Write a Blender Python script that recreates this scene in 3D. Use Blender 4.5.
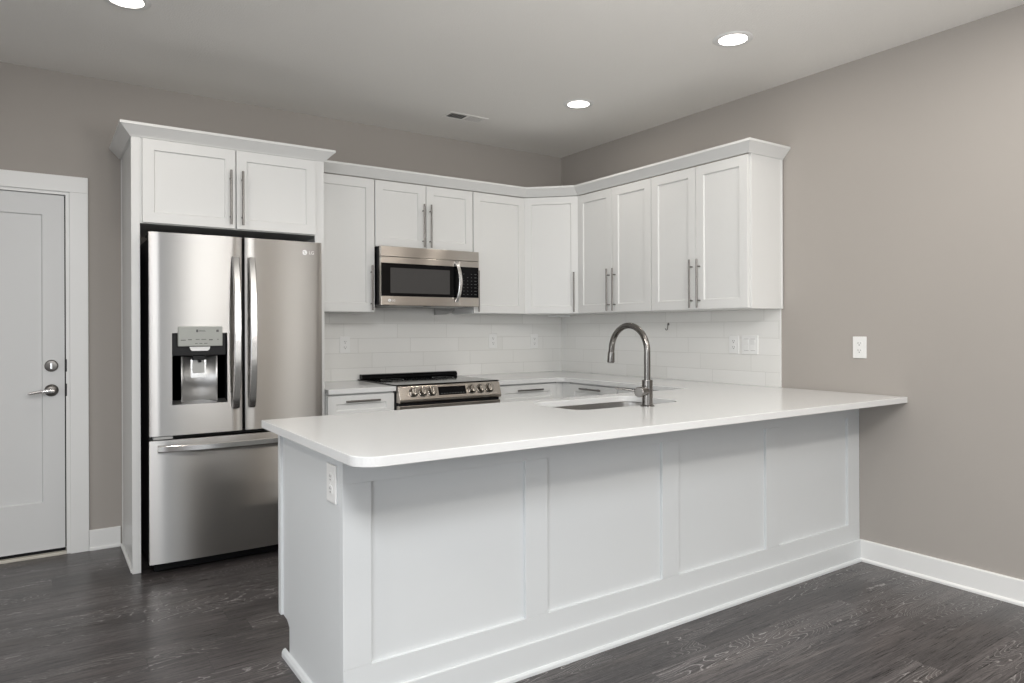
import bpy, bmesh, math, random
from mathutils import Vector, Matrix
for o in list(bpy.data.objects): bpy.data.objects.remove(o)
sc = bpy.context.scene
COL = sc.collection
random.seed(4)
PI = math.pi

# ------------------------------------------------------------ camera
CAMLOC = Vector((-3.6937, -4.686, 1.2606)); YAW = -0.5961; FPX = 697.07; V0 = 329.41; ROLL = -0.0037
cd = bpy.data.cameras.new('camera'); cam = bpy.data.objects.new('camera', cd); COL.objects.link(cam)
r0 = Vector((math.cos(YAW), math.sin(YAW), 0)); f0 = Vector((-math.sin(YAW), math.cos(YAW), 0)); u0 = Vector((0, 0, 1))
r1 = (r0 + u0 * ROLL).normalized(); u1 = (u0 - r0 * ROLL).normalized()
cam.matrix_world = Matrix(((r1.x, u1.x, -f0.x, CAMLOC.x), (r1.y, u1.y, -f0.y, CAMLOC.y), (r1.z, u1.z, -f0.z, CAMLOC.z), (0, 0, 0, 1)))
cd.sensor_width = 36.0; cd.lens = 36.0 * FPX / 1024.0
cd.shift_y = (V0 - 341.5) / 1024.0
cd.clip_start = 0.05
sc.camera = cam
# ------------------------------------------------------------ world, lights, exposure
sc.view_settings.view_transform = 'Standard'; sc.view_settings.look = 'None'
sc.view_settings.gamma = 1.0; sc.view_settings.use_curve_mapping = False
sc.view_settings.exposure = 0.04
w = bpy.data.worlds.new('daylight'); sc.world = w; w.use_nodes = True
w.node_tree.nodes['Background'].inputs[0].default_value = (0.86, 0.93, 1.0, 1)
w.node_tree.nodes['Background'].inputs[1].default_value = 0.7

def area(name, loc, target, sx, sy, power, color, spread=PI):
    l = bpy.data.lights.new(name, 'AREA'); l.shape = 'RECTANGLE'; l.size = sx; l.size_y = sy
    l.energy = power; l.color = color; l.spread = spread
    o = bpy.data.objects.new(name, l); COL.objects.link(o)
    o.location = loc
    o.rotation_euler = (Vector(target) - Vector(loc)).to_track_quat('-Z', 'Y').to_euler()
    return o
# added unseen daylight panels at made-up openings behind and left of the camera
area('patio_daylight_fill', (-2.7, -8.62, 1.25), (-2.5, -4.0, -0.9), 2.3, 2.3, 15, (0.93, 0.97, 1.0), math.radians(140))
area('hall_daylight_fill', (-6.42, -2.6, 1.15), (-2.0, -2.0, -0.9), 1.5, 1.7, 14, (0.97, 0.985, 1.0), math.radians(140))
area('side_daylight_fill', (-6.42, -5.6, 1.25), (-2.0, -5.0, -0.9), 2.2, 1.7, 46, (0.95, 0.98, 1.0), math.radians(140))
# added unseen uplights that stand in for light bounced off ceiling and floor
area('bounce_fill_right', (-1.2, -4.9, 1.9), (-0.9, -4.4, 2.7), 0.9, 0.9, 4, (1.0, 0.98, 0.95))
area('bounce_fill_centre', (-2.2, -4.75, 1.7), (-1.95, -2.9, 2.72), 0.8, 0.8, 14, (1.0, 0.98, 0.95), math.radians(115))
area('bounce_fill_floor', (-3.0, -6.3, 0.03), (-3.0, -6.3, 2.7), 3.5, 2.5, 6, (1.0, 0.98, 0.95))
def disc(name, loc, power, color=(1.0, 0.93, 0.84), size=0.13):
    l = bpy.data.lights.new(name, 'AREA'); l.shape = 'DISK'; l.size = size; l.energy = power; l.color = color
    o = bpy.data.objects.new(name, l); COL.objects.link(o); o.location = loc
CEIL = 2.724
# added soft panel under the ceiling above the camera, standing in for bounced light
area('ceiling_fill_near', (-3.6, -4.5, CEIL - 0.03), (-3.1, -3.7, 0), 1.0, 1.0, 100, (0.98, 0.99, 1.0))
for x, y, p_ in ((-0.80, -3.6, 7), (-0.74, -5.3, 36), (-2.65, -3.9, 9), (-1.6, -6.3, 9)): disc('room_fill_disc', (x, y, CEIL - 0.02), p_, (1.0, 0.97, 0.92), 0.45)  # added unseen discs that brighten the peninsula front and right wall
for x, y in ((-1.35, -5.2), (-0.95, -6.0)): disc('streak_fill_disc', (x, y, CEIL - 0.02), 6, (1.0, 0.86, 0.70))  # added warm discs, placed for reflected streaks on the refrigerator door
disc('hall_fill_disc', (-4.9, -3.0, CEIL - 0.02), 18)  # added unseen disc that brightens the wall beside the door

# ------------------------------------------------------------ node helpers
def new_mat(name):
    m = bpy.data.materials.new(name); m.use_nodes = True
    nt = m.node_tree
    return m, nt, nt.nodes['Principled BSDF']
def nd(nt, typ, **kw):
    n = nt.nodes.new(typ)
    for k, v in kw.items(): setattr(n, k, v)
    return n
def sock(nt, dst, v):
    if isinstance(v, (int, float, tuple)): dst.default_value = v
    else: nt.links.new(v, dst)
def mth(nt, op, a, b=0.0, c=None):
    n = nd(nt, 'ShaderNodeMath', operation=op)
    sock(nt, n.inputs[0], a); sock(nt, n.inputs[1], b)
    if c is not None: sock(nt, n.inputs[2], c)
    return n.outputs[0]
def mixc(nt, f, a, b, blend='MIX'):
    n = nd(nt, 'ShaderNodeMix', data_type='RGBA', blend_type=blend)
    sock(nt, n.inputs['Factor'], f); sock(nt, n.inputs[6], a); sock(nt, n.inputs[7], b)
    return n.outputs[2]
def noise(nt, vec, scale, detail=2.0, rough=0.5, dist=0.0):
    n = nd(nt, 'ShaderNodeTexNoise'); n.inputs['Scale'].default_value = scale
    n.inputs['Detail'].default_value = detail; n.inputs['Roughness'].default_value = rough
    n.inputs['Distortion'].default_value = dist
    if vec is not None: nt.links.new(vec, n.inputs['Vector'])
    return n.outputs[0]
def comb(nt, x, y, z=0.0):
    n = nd(nt, 'ShaderNodeCombineXYZ'); sock(nt, n.inputs[0], x); sock(nt, n.inputs[1], y); sock(nt, n.inputs[2], z)
    return n.outputs[0]
def geo(nt): return nd(nt, 'ShaderNodeNewGeometry').outputs['Position']
def sep(nt, v):
    n = nd(nt, 'ShaderNodeSeparateXYZ'); nt.links.new(v, n.inputs[0]); return n.outputs
def bump(nt, b, h, strength=0.2, dist=0.01):
    n = nd(nt, 'ShaderNodeBump'); n.inputs['Strength'].default_value = strength; n.inputs['Distance'].default_value = dist
    nt.links.new(h, n.inputs['Height']); nt.links.new(n.outputs[0], b.inputs['Normal'])
def ramp(nt, v, lo, hi):
    n = nd(nt, 'ShaderNodeMapRange'); nt.links.new(v, n.inputs[0]); n.inputs[1].default_value = lo; n.inputs[2].default_value = hi
    return n.outputs[0]
def paint(name, col, rough, bscale=0, bstr=0.1, bdist=0.002, spec=0.5, vary=0.0):
    m, nt, b = new_mat(name)
    b.inputs['Base Color'].default_value = (*col, 1); b.inputs['Roughness'].default_value = rough
    b.inputs['Specular IOR Level'].default_value = spec
    p = geo(nt)
    if vary:
        c = mixc(nt, noise(nt, p, 1.3, 3), tuple(x * (1 - vary) for x in col) + (1,), tuple(x * (1 + vary) for x in col) + (1,))
        nt.links.new(c, b.inputs['Base Color'])
    if bscale:
        bump(nt, b, noise(nt, p, bscale, 3, 0.6), bstr, bdist)
    return m
def metal(name, col, rough, aniso=0.0, grain=(3, 3, 400)):
    m, nt, b = new_mat(name)
    b.inputs['Base Color'].default_value = (*col, 1); b.inputs['Metallic'].default_value = 1.0
    p = geo(nt); s = sep(nt, p)
    v = comb(nt, mth(nt, 'MULTIPLY', s[0], grain[0]), mth(nt, 'MULTIPLY', s[1], grain[1]), mth(nt, 'MULTIPLY', s[2], grain[2]))
    n = noise(nt, v, 1.0, 2)
    nt.links.new(mth(nt, 'MULTIPLY_ADD', n, 0.04, rough - 0.02), b.inputs['Roughness'])
    if aniso:
        b.inputs['Anisotropic'].default_value = aniso
        b.inputs['Anisotropic Rotation'].default_value = 0.25
        t = nd(nt, 'ShaderNodeTangent', direction_type='RADIAL', axis='Z')
        nt.links.new(t.outputs[0], b.inputs['Tangent'])
    return m
def brushed(name, col, rough, aniso):
    m, nt, b = new_mat(name)
    g = nd(nt, 'ShaderNodeBsdfAnisotropic', distribution='BECKMANN')
    p = geo(nt); s = sep(nt, p)
    n = noise(nt, comb(nt, mth(nt, 'MULTIPLY', s[0], 2.0), mth(nt, 'MULTIPLY', s[1], 2.0), mth(nt, 'MULTIPLY', s[2], 120.0)), 1.0, 2)
    nt.links.new(mth(nt, 'MULTIPLY_ADD', n, 0.02, rough - 0.01), g.inputs['Roughness'])
    g.inputs['Color'].default_value = (*col, 1); g.inputs['Anisotropy'].default_value = aniso; g.inputs['Rotation'].default_value = BROT
    t = nd(nt, 'ShaderNodeTangent', direction_type='RADIAL', axis='Z')
    nt.links.new(t.outputs[0], g.inputs['Tangent'])
    nt.links.new(g.outputs[0], nt.nodes['Material Output'].inputs['Surface']); nt.nodes.remove(b)
    return m
BROT = 0.0
def plain(name, col, rough, spec=0.5, metallic=0.0):
    m, nt, b = new_mat(name)
    p = geo(nt)
    nt.links.new(mth(nt, 'MULTIPLY_ADD', noise(nt, p, 40, 2), 0.06, rough - 0.03), b.inputs['Roughness'])
    b.inputs['Base Color'].default_value = (*col, 1); b.inputs['Specular IOR Level'].default_value = spec
    b.inputs['Metallic'].default_value = metallic
    return m

M = {}
M['wall'] = paint('greige_wall_paint', (0.388, 0.360, 0.333), 0.75, 260, 0.10, 0.002, 0.3)
M['ceiling'] = paint('ceiling_paint', (0.87, 0.855, 0.825), 0.9, 120, 0.5, 0.004, 0.2)
M['trim'] = paint('white_trim_paint', (0.80, 0.80, 0.79), 0.35, 30, 0.03, 0.001, 0.45)
M['door'] = paint('door_paint', (0.67, 0.675, 0.675), 0.40, 30, 0.03, 0.001, 0.45)
M['cab'] = paint('cabinet_paint', (0.725, 0.727, 0.717), 0.33, 25, 0.03, 0.001, 0.45)
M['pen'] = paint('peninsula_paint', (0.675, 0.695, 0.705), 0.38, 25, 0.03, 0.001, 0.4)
M['steel'] = brushed('brushed_steel', (0.40, 0.389, 0.377), 0.32, 0.70)
M['microwave_steel'] = brushed('microwave_steel', (0.54, 0.50, 0.46), 0.30, 0.65)
M['knob'] = metal('knob_steel', (0.40, 0.37, 0.335), 0.18)
M['steel_plain'] = metal('satin_steel', (0.62, 0.60, 0.58), 0.24)
M['nickel'] = metal('brushed_nickel', (0.20, 0.19, 0.18), 0.32)
M['chrome'] = metal('polished_steel', (0.80, 0.79, 0.78), 0.22)
M['faucet'] = metal('faucet_steel', (0.21, 0.20, 0.19), 0.20)
M['sink'] = metal('sink_steel', (0.42, 0.41, 0.40), 0.30)
M['range_steel'] = metal('range_steel_reflect_tint', (0.50, 0.455, 0.41), 0.22)  # warm reflected light is tinted into this steel colour
M['disp'] = metal('satin_dispenser_steel', (0.60, 0.60, 0.60), 0.42)
M['black'] = plain('black_plastic', (0.008, 0.008, 0.009), 0.35, 0.2)
M['case'] = plain('dark_grey_case', (0.035, 0.035, 0.037), 0.45)
M['glass'] = plain('black_glass', (0.004, 0.004, 0.0045), 0.08, 0.12)
M['mesh'] = plain('microwave_window_screen', (0.062, 0.060, 0.059), 0.25, 0.25)
M['grey'] = plain('grey_plastic', (0.42, 0.42, 0.41), 0.4)
M['mark'] = plain('dark_print', (0.09, 0.09, 0.09), 0.5)
M['pale'] = plain('pale_print', (0.55, 0.56, 0.58), 0.5)
M['logo'] = plain('silver_logo', (0.85, 0.85, 0.85), 0.3)
M['plate'] = plain('white_plastic', (0.82, 0.82, 0.81), 0.3)
M['panel'] = plain('dispenser_panel', (0.36, 0.37, 0.345), 0.35, 0.4)
M['threshold'] = plain('threshold_cream', (0.60, 0.57, 0.50), 0.5)
def quartz():
    m, nt, b = new_mat('white_quartz'); p = geo(nt)
    n = noise(nt, p, 700, 2); n2 = noise(nt, p, 3, 3)
    c = mixc(nt, ramp(nt, n, 0.60, 0.75), (0.71, 0.715, 0.715, 1), (0.63, 0.63, 0.625, 1))
    c = mixc(nt, mth(nt, 'MULTIPLY', n2, 0.12), c, (0.66, 0.66, 0.655, 1))
    nt.links.new(c, b.inputs['Base Color']); b.inputs['Roughness'].default_value = 0.16
    return m
M['quartz'] = quartz()
def tile(name, axis, sgn, off):
    m, nt, b = new_mat(name); s = sep(nt, geo(nt))
    hz = 0.1043; z0 = 0.8882; L = 0.406
    zr = mth(nt, 'DIVIDE', mth(nt, 'SUBTRACT', s[2], z0), hz)
    row = mth(nt, 'FLOOR', zr)
    fz = mth(nt, 'MULTIPLY', mth(nt, 'FRACT', zr), hz)
    u = mth(nt, 'ADD', mth(nt, 'ADD', s[axis], off), mth(nt, 'MULTIPLY', row, 0.104 * sgn))
    ur = mth(nt, 'DIVIDE', u, L)
    fu = mth(nt, 'MULTIPLY', mth(nt, 'FRACT', ur), L)
    ez = mth(nt, 'MINIMUM', fz, mth(nt, 'SUBTRACT', hz, fz))
    eu = mth(nt, 'MINIMUM', fu, mth(nt, 'SUBTRACT', L, fu))
    e = mth(nt, 'MINIMUM', ez, eu)
    g = ramp(nt, e, 0.0006, 0.0022)
    wn = nd(nt, 'ShaderNodeTexWhiteNoise', noise_dimensions='2D')
    nt.links.new(comb(nt, mth(nt, 'FLOOR', ur), row), wn.inputs['Vector'])
    tc = mixc(nt, wn.outputs[0], (0.775, 0.77, 0.745, 1), (0.815, 0.81, 0.79, 1))
    c = mixc(nt, g, (0.60, 0.595, 0.57, 1), tc)
    nt.links.new(c, b.inputs['Base Color'])
    nt.links.new(mth(nt, 'MULTIPLY_ADD', g, -0.5, 0.7), b.inputs['Roughness'])
    bump(nt, b, g, 0.35, 0.002)
    return m
M['tile_back'] = tile('white_tile_back', 0, 1, 0.0)
M['tile_right'] = tile('white_tile_right', 1, -1, 2.02)
def floor_mat():
    m, nt, b = new_mat('limed_oak_planks'); s = sep(nt, geo(nt))
    W = 0.152; L = 1.22
    rv = mth(nt, 'DIVIDE', mth(nt, 'ADD', s[1], 20.03), W); row = mth(nt, 'FLOOR', rv)
    wn = nd(nt, 'ShaderNodeTexWhiteNoise', noise_dimensions='1D'); nt.links.new(row, wn.inputs['W'])
    xo = mth(nt, 'ADD', mth(nt, 'ADD', s[0], 20.0), mth(nt, 'MULTIPLY', wn.outputs[0], L))
    cv = mth(nt, 'DIVIDE', xo, L); colm = mth(nt, 'FLOOR', cv)
    wid = nd(nt, 'ShaderNodeTexWhiteNoise', noise_dimensions='2D'); nt.links.new(comb(nt, row, colm), wid.inputs['Vector'])
    idv = wid.outputs[0]
    yy = mth(nt, 'MULTIPLY', mth(nt, 'FRACT', rv), W)
    ox = mth(nt, 'MULTIPLY_ADD', idv, 37.0, s[0]); oz = mth(nt, 'MULTIPLY', idv, 91.0)
    # fine pore streaks
    fib = noise(nt, comb(nt, mth(nt, 'MULTIPLY', ox, 6.0), mth(nt, 'MULTIPLY', s[1], 230.0), oz), 1.0, 5, 0.70)
    stk = noise(nt, comb(nt, mth(nt, 'MULTIPLY', ox, 1.6), mth(nt, 'MULTIPLY', s[1], 34.0), oz), 1.0, 3, 0.6)
    fib2 = noise(nt, comb(nt, mth(nt, 'MULTIPLY', ox, 40.0), mth(nt, 'MULTIPLY', s[1], 420.0), oz), 1.0, 3, 0.6)
    # cathedral grain: contour lines of a stretched field
    fld = noise(nt, comb(nt, mth(nt, 'MULTIPLY', ox, 1.5), mth(nt, 'MULTIPLY', s[1], 9.0), oz), 1.0, 1.5, 0.5, 0.25)
    jit = noise(nt, comb(nt, mth(nt, 'MULTIPLY', ox, 55.0), mth(nt, 'MULTIPLY', s[1], 60.0), oz), 1.0, 2)
    ph = mth(nt, 'ADD', mth(nt, 'MULTIPLY', fld, 38.0), mth(nt, 'MULTIPLY', jit, 0.55))
    ln = mth(nt, 'PINGPONG', ph, 0.5)
    lines = ramp(nt, ln, 0.40, 0.49)
    msk = ramp(nt, noise(nt, comb(nt, mth(nt, 'MULTIPLY', ox, 0.9), mth(nt, 'MULTIPLY', s[1], 5.0), mth(nt, 'ADD', oz, 7.0)), 1.0, 2), 0.47, 0.57)
    brk = ramp(nt, fib2, 0.30, 0.48)
    limed = mth(nt, 'MULTIPLY', mth(nt, 'MULTIPLY', lines, msk), brk)
    base = mixc(nt, idv, (0.016, 0.014, 0.0145, 1), (0.075, 0.066, 0.066, 1))
    warm = ramp(nt, noise(nt, comb(nt, mth(nt, 'MULTIPLY', ox, 1.6), mth(nt, 'MULTIPLY', s[1], 8.0), oz), 1.0, 3), 0.50, 0.80)
    base = mixc(nt, mth(nt, 'MULTIPLY', warm, 0.55), base, (0.130, 0.105, 0.090, 1))
    base = mixc(nt, ramp(nt, stk, 0.35, 0.65), mixc(nt, 0.55, base, (0.008, 0.007, 0.008, 1)), mixc(nt, 0.14, base, (0.26, 0.235, 0.23, 1)))
    base = mixc(nt, ramp(nt, fib, 0.40, 0.60), mixc(nt, 0.65, base, (0.006, 0.005, 0.006, 1)), mixc(nt, 0.18, base, (0.25, 0.225, 0.225, 1)))
    base = mixc(nt, mth(nt, 'MULTIPLY', ramp(nt, fib2, 0.52, 0.70), 0.22), base, (0.26, 0.24, 0.235, 1))
    c = mixc(nt, mth(nt, 'MULTIPLY', limed, 0.72), base, (0.46, 0.44, 0.43, 1))
    ey = mth(nt, 'MINIMUM', yy, mth(nt, 'SUBTRACT', W, yy))
    xx = mth(nt, 'MULTIPLY', mth(nt, 'FRACT', cv), L); ex = mth(nt, 'MINIMUM', xx, mth(nt, 'SUBTRACT', L, xx))
    seam = ramp(nt, mth(nt, 'MINIMUM', ex, ey), 0.0002, 0.0016)
    c = mixc(nt, seam, mixc(nt, 0.65, c, (0.008, 0.008, 0.008, 1)), c)
    nt.links.new(c, b.inputs['Base Color'])
    nt.links.new(mth(nt, 'MULTIPLY_ADD', fib, 0.20, 0.20), b.inputs['Roughness'])
    b.inputs['Specular IOR Level'].default_value = 0.45
    h = mth(nt, 'ADD', mth(nt, 'MULTIPLY', seam, 0.6), mth(nt, 'MULTIPLY', fib, 0.5))
    bump(nt, b, h, 0.25, 0.0015)
    return m
M['floor'] = floor_mat()
def emit(name, col, s):
    m, nt, b = new_mat(name); b.inputs['Emission Color'].default_value = (*col, 1); b.inputs['Emission Strength'].default_value = s
    b.inputs['Base Color'].default_value = (0.9, 0.9, 0.9, 1)
    return m
M['lamp'] = emit('lit_lamp_lens', (1.0, 0.95, 0.87), 6.0)

# ------------------------------------------------------------ mesh helpers
def box(bm, x0, x1, y0, y1, z0, z1, bev=0.0, seg=2):
    vs = [bm.verts.new((x, y, z)) for z in (z0, z1) for y in (y0, y1) for x in (x0, x1)]
    fs = [(0, 2, 3, 1), (4, 5, 7, 6), (0, 1, 5, 4), (1, 3, 7, 5), (3, 2, 6, 7), (2, 0, 4, 6)]
    faces = [bm.faces.new([vs[i] for i in f]) for f in fs]
    if bev:
        es = list({e for f in faces for e in f.edges})
        bmesh.ops.bevel(bm, geom=es, offset=bev, segments=seg, affect='EDGES', profile=0.5)
    return faces
def prism(bm, pts, axis, a, b, bev=0.0):
    """polygon pts (2D) extruded along axis between a and b"""
    def mk(p, t):
        return {'x': (t, p[0], p[1]), 'y': (p[0], t, p[1]), 'z': (p[0], p[1], t)}[axis]
    v0 = [bm.verts.new(mk(p, a)) for p in pts]; v1 = [bm.verts.new(mk(p, b)) for p in pts]
    n = len(pts); fs = [bm.faces.new(v0), bm.faces.new(list(reversed(v1)))]
    for i in range(n):
        j = (i + 1) % n
        fs.append(bm.faces.new((v0[j], v0[i], v1[i], v1[j])))
    bmesh.ops.recalc_face_normals(bm, faces=fs)
    if bev:
        es = list({e for f in fs for e in f.edges})
        bmesh.ops.bevel(bm, geom=es, offset=bev, segments=2, affect='EDGES', profile=0.5)
def lathe(bm, prof, seg=32, mat=Matrix(), cap=True):
    """prof: list of (r, h) along +z, transformed by mat"""
    rings = []
    for r, h in prof:
        if r < 1e-6: rings.append([bm.verts.new(mat @ Vector((0, 0, h)))])
        else: rings.append([bm.verts.new(mat @ Vector((r * math.cos(2 * PI * i / seg), r * math.sin(2 * PI * i / seg), h))) for i in range(seg)])
    fs = []
    for a, b in zip(rings, rings[1:]):
        for i in range(seg):
            j = (i + 1) % seg
            if len(a) == 1 and len(b) == 1: break
            if len(a) == 1: fs.append(bm.faces.new((a[0], b[i], b[j])))
            elif len(b) == 1: fs.append(bm.faces.new((a[i], b[0], a[j])))
            else: fs.append(bm.faces.new((a[i], a[j], b[j], b[i])))
    if cap:
        if len(rings[0]) > 1: fs.append(bm.faces.new(rings[0]))
        if len(rings[-1]) > 1: fs.append(bm.faces.new(rings[-1]))
    bmesh.ops.recalc_face_normals(bm, faces=fs)
def tube(bm, pts, rad, seg=16, cap=True):
    pts = [Vector(p) for p in pts]; n = len(pts)
    rads = rad if isinstance(rad, (list, tuple)) else [rad] * n
    ref = None; rings = []
    for i in range(n):
        t = (pts[min(i + 1, n - 1)] - pts[max(i - 1, 0)]).normalized()
        if ref is None:
            ref = t.orthogonal().normalized()
        ref = (ref - t * ref.dot(t)).normalized(); b = t.cross(ref)
        rings.append([bm.verts.new(pts[i] + (ref * math.cos(2 * PI * k / seg) + b * math.sin(2 * PI * k / seg)) * rads[i]) for k in range(seg)])
    fs = []
    for a, c in zip(rings, rings[1:]):
        for k in range(seg):
            j = (k + 1) % seg
            fs.append(bm.faces.new((a[k], a[j], c[j], c[k])))
    if cap:
        fs.append(bm.faces.new(rings[0])); fs.append(bm.faces.new(rings[-1]))
    bmesh.ops.recalc_face_normals(bm, faces=fs)
def sweep_rect(bm, pts, side, wd, th, bev=0.003):
    """flat bar along pts; side = width direction (unit); thickness perpendicular"""
    pts = [Vector(p) for p in pts]; n = len(pts); side = Vector(side); rings = []
    c = bev
    sec = [(-wd / 2 + c, -th / 2), (wd / 2 - c, -th / 2), (wd / 2, -th / 2 + c), (wd / 2, th / 2 - c), (wd / 2 - c, th / 2), (-wd / 2 + c, th / 2), (-wd / 2, th / 2 - c), (-wd / 2, -th / 2 + c)]
    for i in range(n):
        t = (pts[min(i + 1, n - 1)] - pts[max(i - 1, 0)]).normalized(); nn = t.cross(side).normalized()
        rings.append([bm.verts.new(pts[i] + side * a + nn * b) for a, b in sec])
    fs = []
    m = len(sec)
    for a, b in zip(rings, rings[1:]):
        for k in range(m):
            j = (k + 1) % m
            fs.append(bm.faces.new((a[k], a[j], b[j], b[k])))
    fs.append(bm.faces.new(rings[0])); fs.append(bm.faces.new(rings[-1]))
    bmesh.ops.recalc_face_normals(bm, faces=fs)
def sweep_profile(bm, path, prof, closed_prof=True):
    """path: list of (x,y); prof: list of (offset_out, z); out = right-hand side of travel"""
    P = [Vector((p[0], p[1])) for p in path]; n = len(P); rings = []
    for i in range(n):
        if i == 0: d = (P[1] - P[0]).normalized(); nn = Vector((d.y, -d.x)); sc_ = 1
        elif i == n - 1: d = (P[-1] - P[-2]).normalized(); nn = Vector((d.y, -d.x)); sc_ = 1
        else:
            a = (P[i] - P[i - 1]).normalized(); b = (P[i + 1] - P[i]).normalized()
            na = Vector((a.y, -a.x)); nb = Vector((b.y, -b.x)); nn = (na + nb).normalized(); sc_ = 1 / nn.dot(na)
        rings.append([bm.verts.new((P[i].x + nn.x * o * sc_, P[i].y + nn.y * o * sc_, z)) for o, z in prof])
    fs = []; m = len(prof)
    for a, b in zip(rings, rings[1:]):
        for k in range(m):
            j = (k + 1) % m
            fs.append(bm.faces.new((a[k], a[j], b[j], b[k])))
    fs.append(bm.faces.new(rings[0])); fs.append(bm.faces.new(rings[-1]))
    bmesh.ops.recalc_face_normals(bm, faces=fs)

def wloc(o):
    v = Vector((0, 0, 0)); rz = 0
    while o is not None:
        v = v + o.location; o = o.parent
    return v
def obj(name, bm, mat, parent=None, smooth=False, world=False, label=None):
    """one mesh object; with world=True coordinates are world ones and the parent is unrotated"""
    me = bpy.data.meshes.new(name)
    if smooth:
        for f in bm.faces: f.smooth = True
    bm.to_mesh(me); bm.free()
    o = bpy.data.objects.new(name, me); COL.objects.link(o)
    if isinstance(mat, str): mat = M[mat]
    me.materials.append(mat)
    if parent is not None:
        if world: me.transform(Matrix.Translation(-wloc(parent)))
        o.parent = parent
    if label: o['label'] = label
    if smooth:
        md = o.modifiers.new('ws', 'WEIGHTED_NORMAL')
        md.keep_sharp = True
        for e in me.edges: pass
        try: me.set_sharp_from_angle(angle=math.radians(35))
        except Exception: pass
    return o
def thing(name, label, cat, loc=(0, 0, 0), rotz=0.0, group=None):
    o = bpy.data.objects.new(name, None); COL.objects.link(o); o.empty_display_size = 0.05
    o.location = loc; o.rotation_euler = (0, 0, rotz); tag(o, label, cat, group); return o
def tag(o, label, cat, group=None):
    o['label'] = label; o['category'] = cat
    if group: o['group'] = group
    return o
def struct(name, bm, mat, parent=None):
    o = obj(name, bm, mat, parent)
    if parent is None: o['kind'] = 'structure'
    return o
def BM(): return bmesh.new()
def copy_tree(o, parent=None):
    c = o.copy(); COL.objects.link(c); c.parent = parent
    for ch in list(o.children): copy_tree(ch, c)
    return c
def text_mesh(name, s, size, mat, parent, matrix, depth=0.0006, bold=0.0):
    cu = bpy.data.curves.new(name, 'FONT'); cu.body = s; cu.size = size; cu.extrude = depth; cu.align_x = 'LEFT'; cu.offset = bold
    t = bpy.data.objects.new(name + '_src', cu); COL.objects.link(t)
    me = bpy.data.meshes.new_from_object(t.evaluated_get(bpy.context.evaluated_depsgraph_get()))
    bpy.data.objects.remove(t)
    me.transform(matrix); me.name = name
    o = bpy.data.objects.new(name, me); COL.objects.link(o); me.materials.clear(); me.materials.append(M[mat]); o.parent = parent
    return o
FRONT = Matrix.Rotation(PI / 2, 4, 'X')      # text plane XY -> XZ, facing -y

# ------------------------------------------------------------ room shell
XW, YS = -6.3, -8.5
DX0, DX1, DZ = -4.40, -3.568, 2.031           # door leaf opening on the back wall
bm = BM(); box(bm, XW - 0.15, 0.15, YS - 0.15, 0.2, -0.12, 0.0); struct('floor', bm, 'floor')
bm = BM(); box(bm, XW - 0.15, 0.15, YS - 0.15, 0.2, CEIL, CEIL + 0.12); struct('ceiling', bm, 'ceiling')
bm = BM()
box(bm, XW, DX0 - 0.02, 0, 0.15, 0, CEIL); box(bm, DX1 + 0.02, 0.0, 0, 0.15, 0, CEIL); box(bm, DX0 - 0.02, DX1 + 0.02, 0, 0.15, DZ + 0.02, CEIL)
struct('wall_back', bm, 'wall')
bm = BM(); box(bm, 0, 0.15, YS, 0.15, 0, CEIL); struct('wall_right', bm, 'wall')
bm = BM()
box(bm, XW - 0.15, XW, YS, -6.75, 0, CEIL); box(bm, XW - 0.15, XW, -4.45, -3.4, 0, CEIL); box(bm, XW - 0.15, XW, -1.8, 0.15, 0, CEIL)
for a_, b_ in ((-6.75, -4.45), (-3.4, -1.8)):
    box(bm, XW - 0.15, XW, a_, b_, 0, 0.35); box(bm, XW - 0.15, XW, a_, b_, 2.15, CEIL)
struct('wall_left', bm, 'wall')
bm = BM()
box(bm, XW - 0.15, -3.9, YS - 0.15, YS, 0, CEIL); box(bm, -1.45, 0.15, YS - 0.15, YS, 0, CEIL)
box(bm, -3.9, -1.45, YS - 0.15, YS, 2.45, CEIL); struct('wall_front', bm, 'wall')
def win_frame(name, a0, a1, z0, z1, wall, horiz):
    b = BM()
    def bar(p0, p1, q0, q1):
        if horiz: box(b, p0, p1, wall - 0.10, wall - 0.04, q0, q1, 0.004)
        else: box(b, wall - 0.10, wall - 0.04, p0, p1, q0, q1, 0.004)
    t = 0.06
    bar(a0, a1, z0, z0 + t); bar(a0, a1, z1 - t, z1); bar(a0, a0 + t, z0 + t, z1 - t); bar(a1 - t, a1, z0 + t, z1 - t)
    m_ = (a0 + a1) / 2; bar(m_ - t / 2, m_ + t / 2, z0 + t, z1 - t)
    struct(name, b, 'trim')
win_frame('added_window_1', -3.9, -1.45, 0.0, 2.45, YS, True)  # unseen opening, made up to let light in and reflect in the steel
win_frame('added_window_2', -6.75, -4.45, 0.35, 2.15, XW, False)  # unseen side opening, made up to supply light
win_frame('added_window_3', -3.4, -1.8, 0.35, 2.15, XW, False)  # unseen hall opening, made up to supply light

# baseboards (with a small shoe strip at the floor)
BBP = [(0, 0), (0.022, 0), (0.022, 0.010), (0.017, 0.017), (0.013, 0.018), (0.013, 0.110), (0.010, 0.115), (0, 0.115)]
bm = BM(); sweep_profile(bm, [(0.0, -2.6185), (0.0, YS)], BBP)
# profile offsets go to the right of travel (-y travel -> right is -x)
struct('baseboard_right', bm, 'trim')
bm = BM(); sweep_profile(bm, [(-3.459, 0), (-3.302, 0)], BBP); struct('baseboard_back', bm, 'trim')
bm = BM(); sweep_profile(bm, [(XW, YS), (XW, 0)], BBP); struct('baseboard_left', bm, 'trim')

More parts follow.
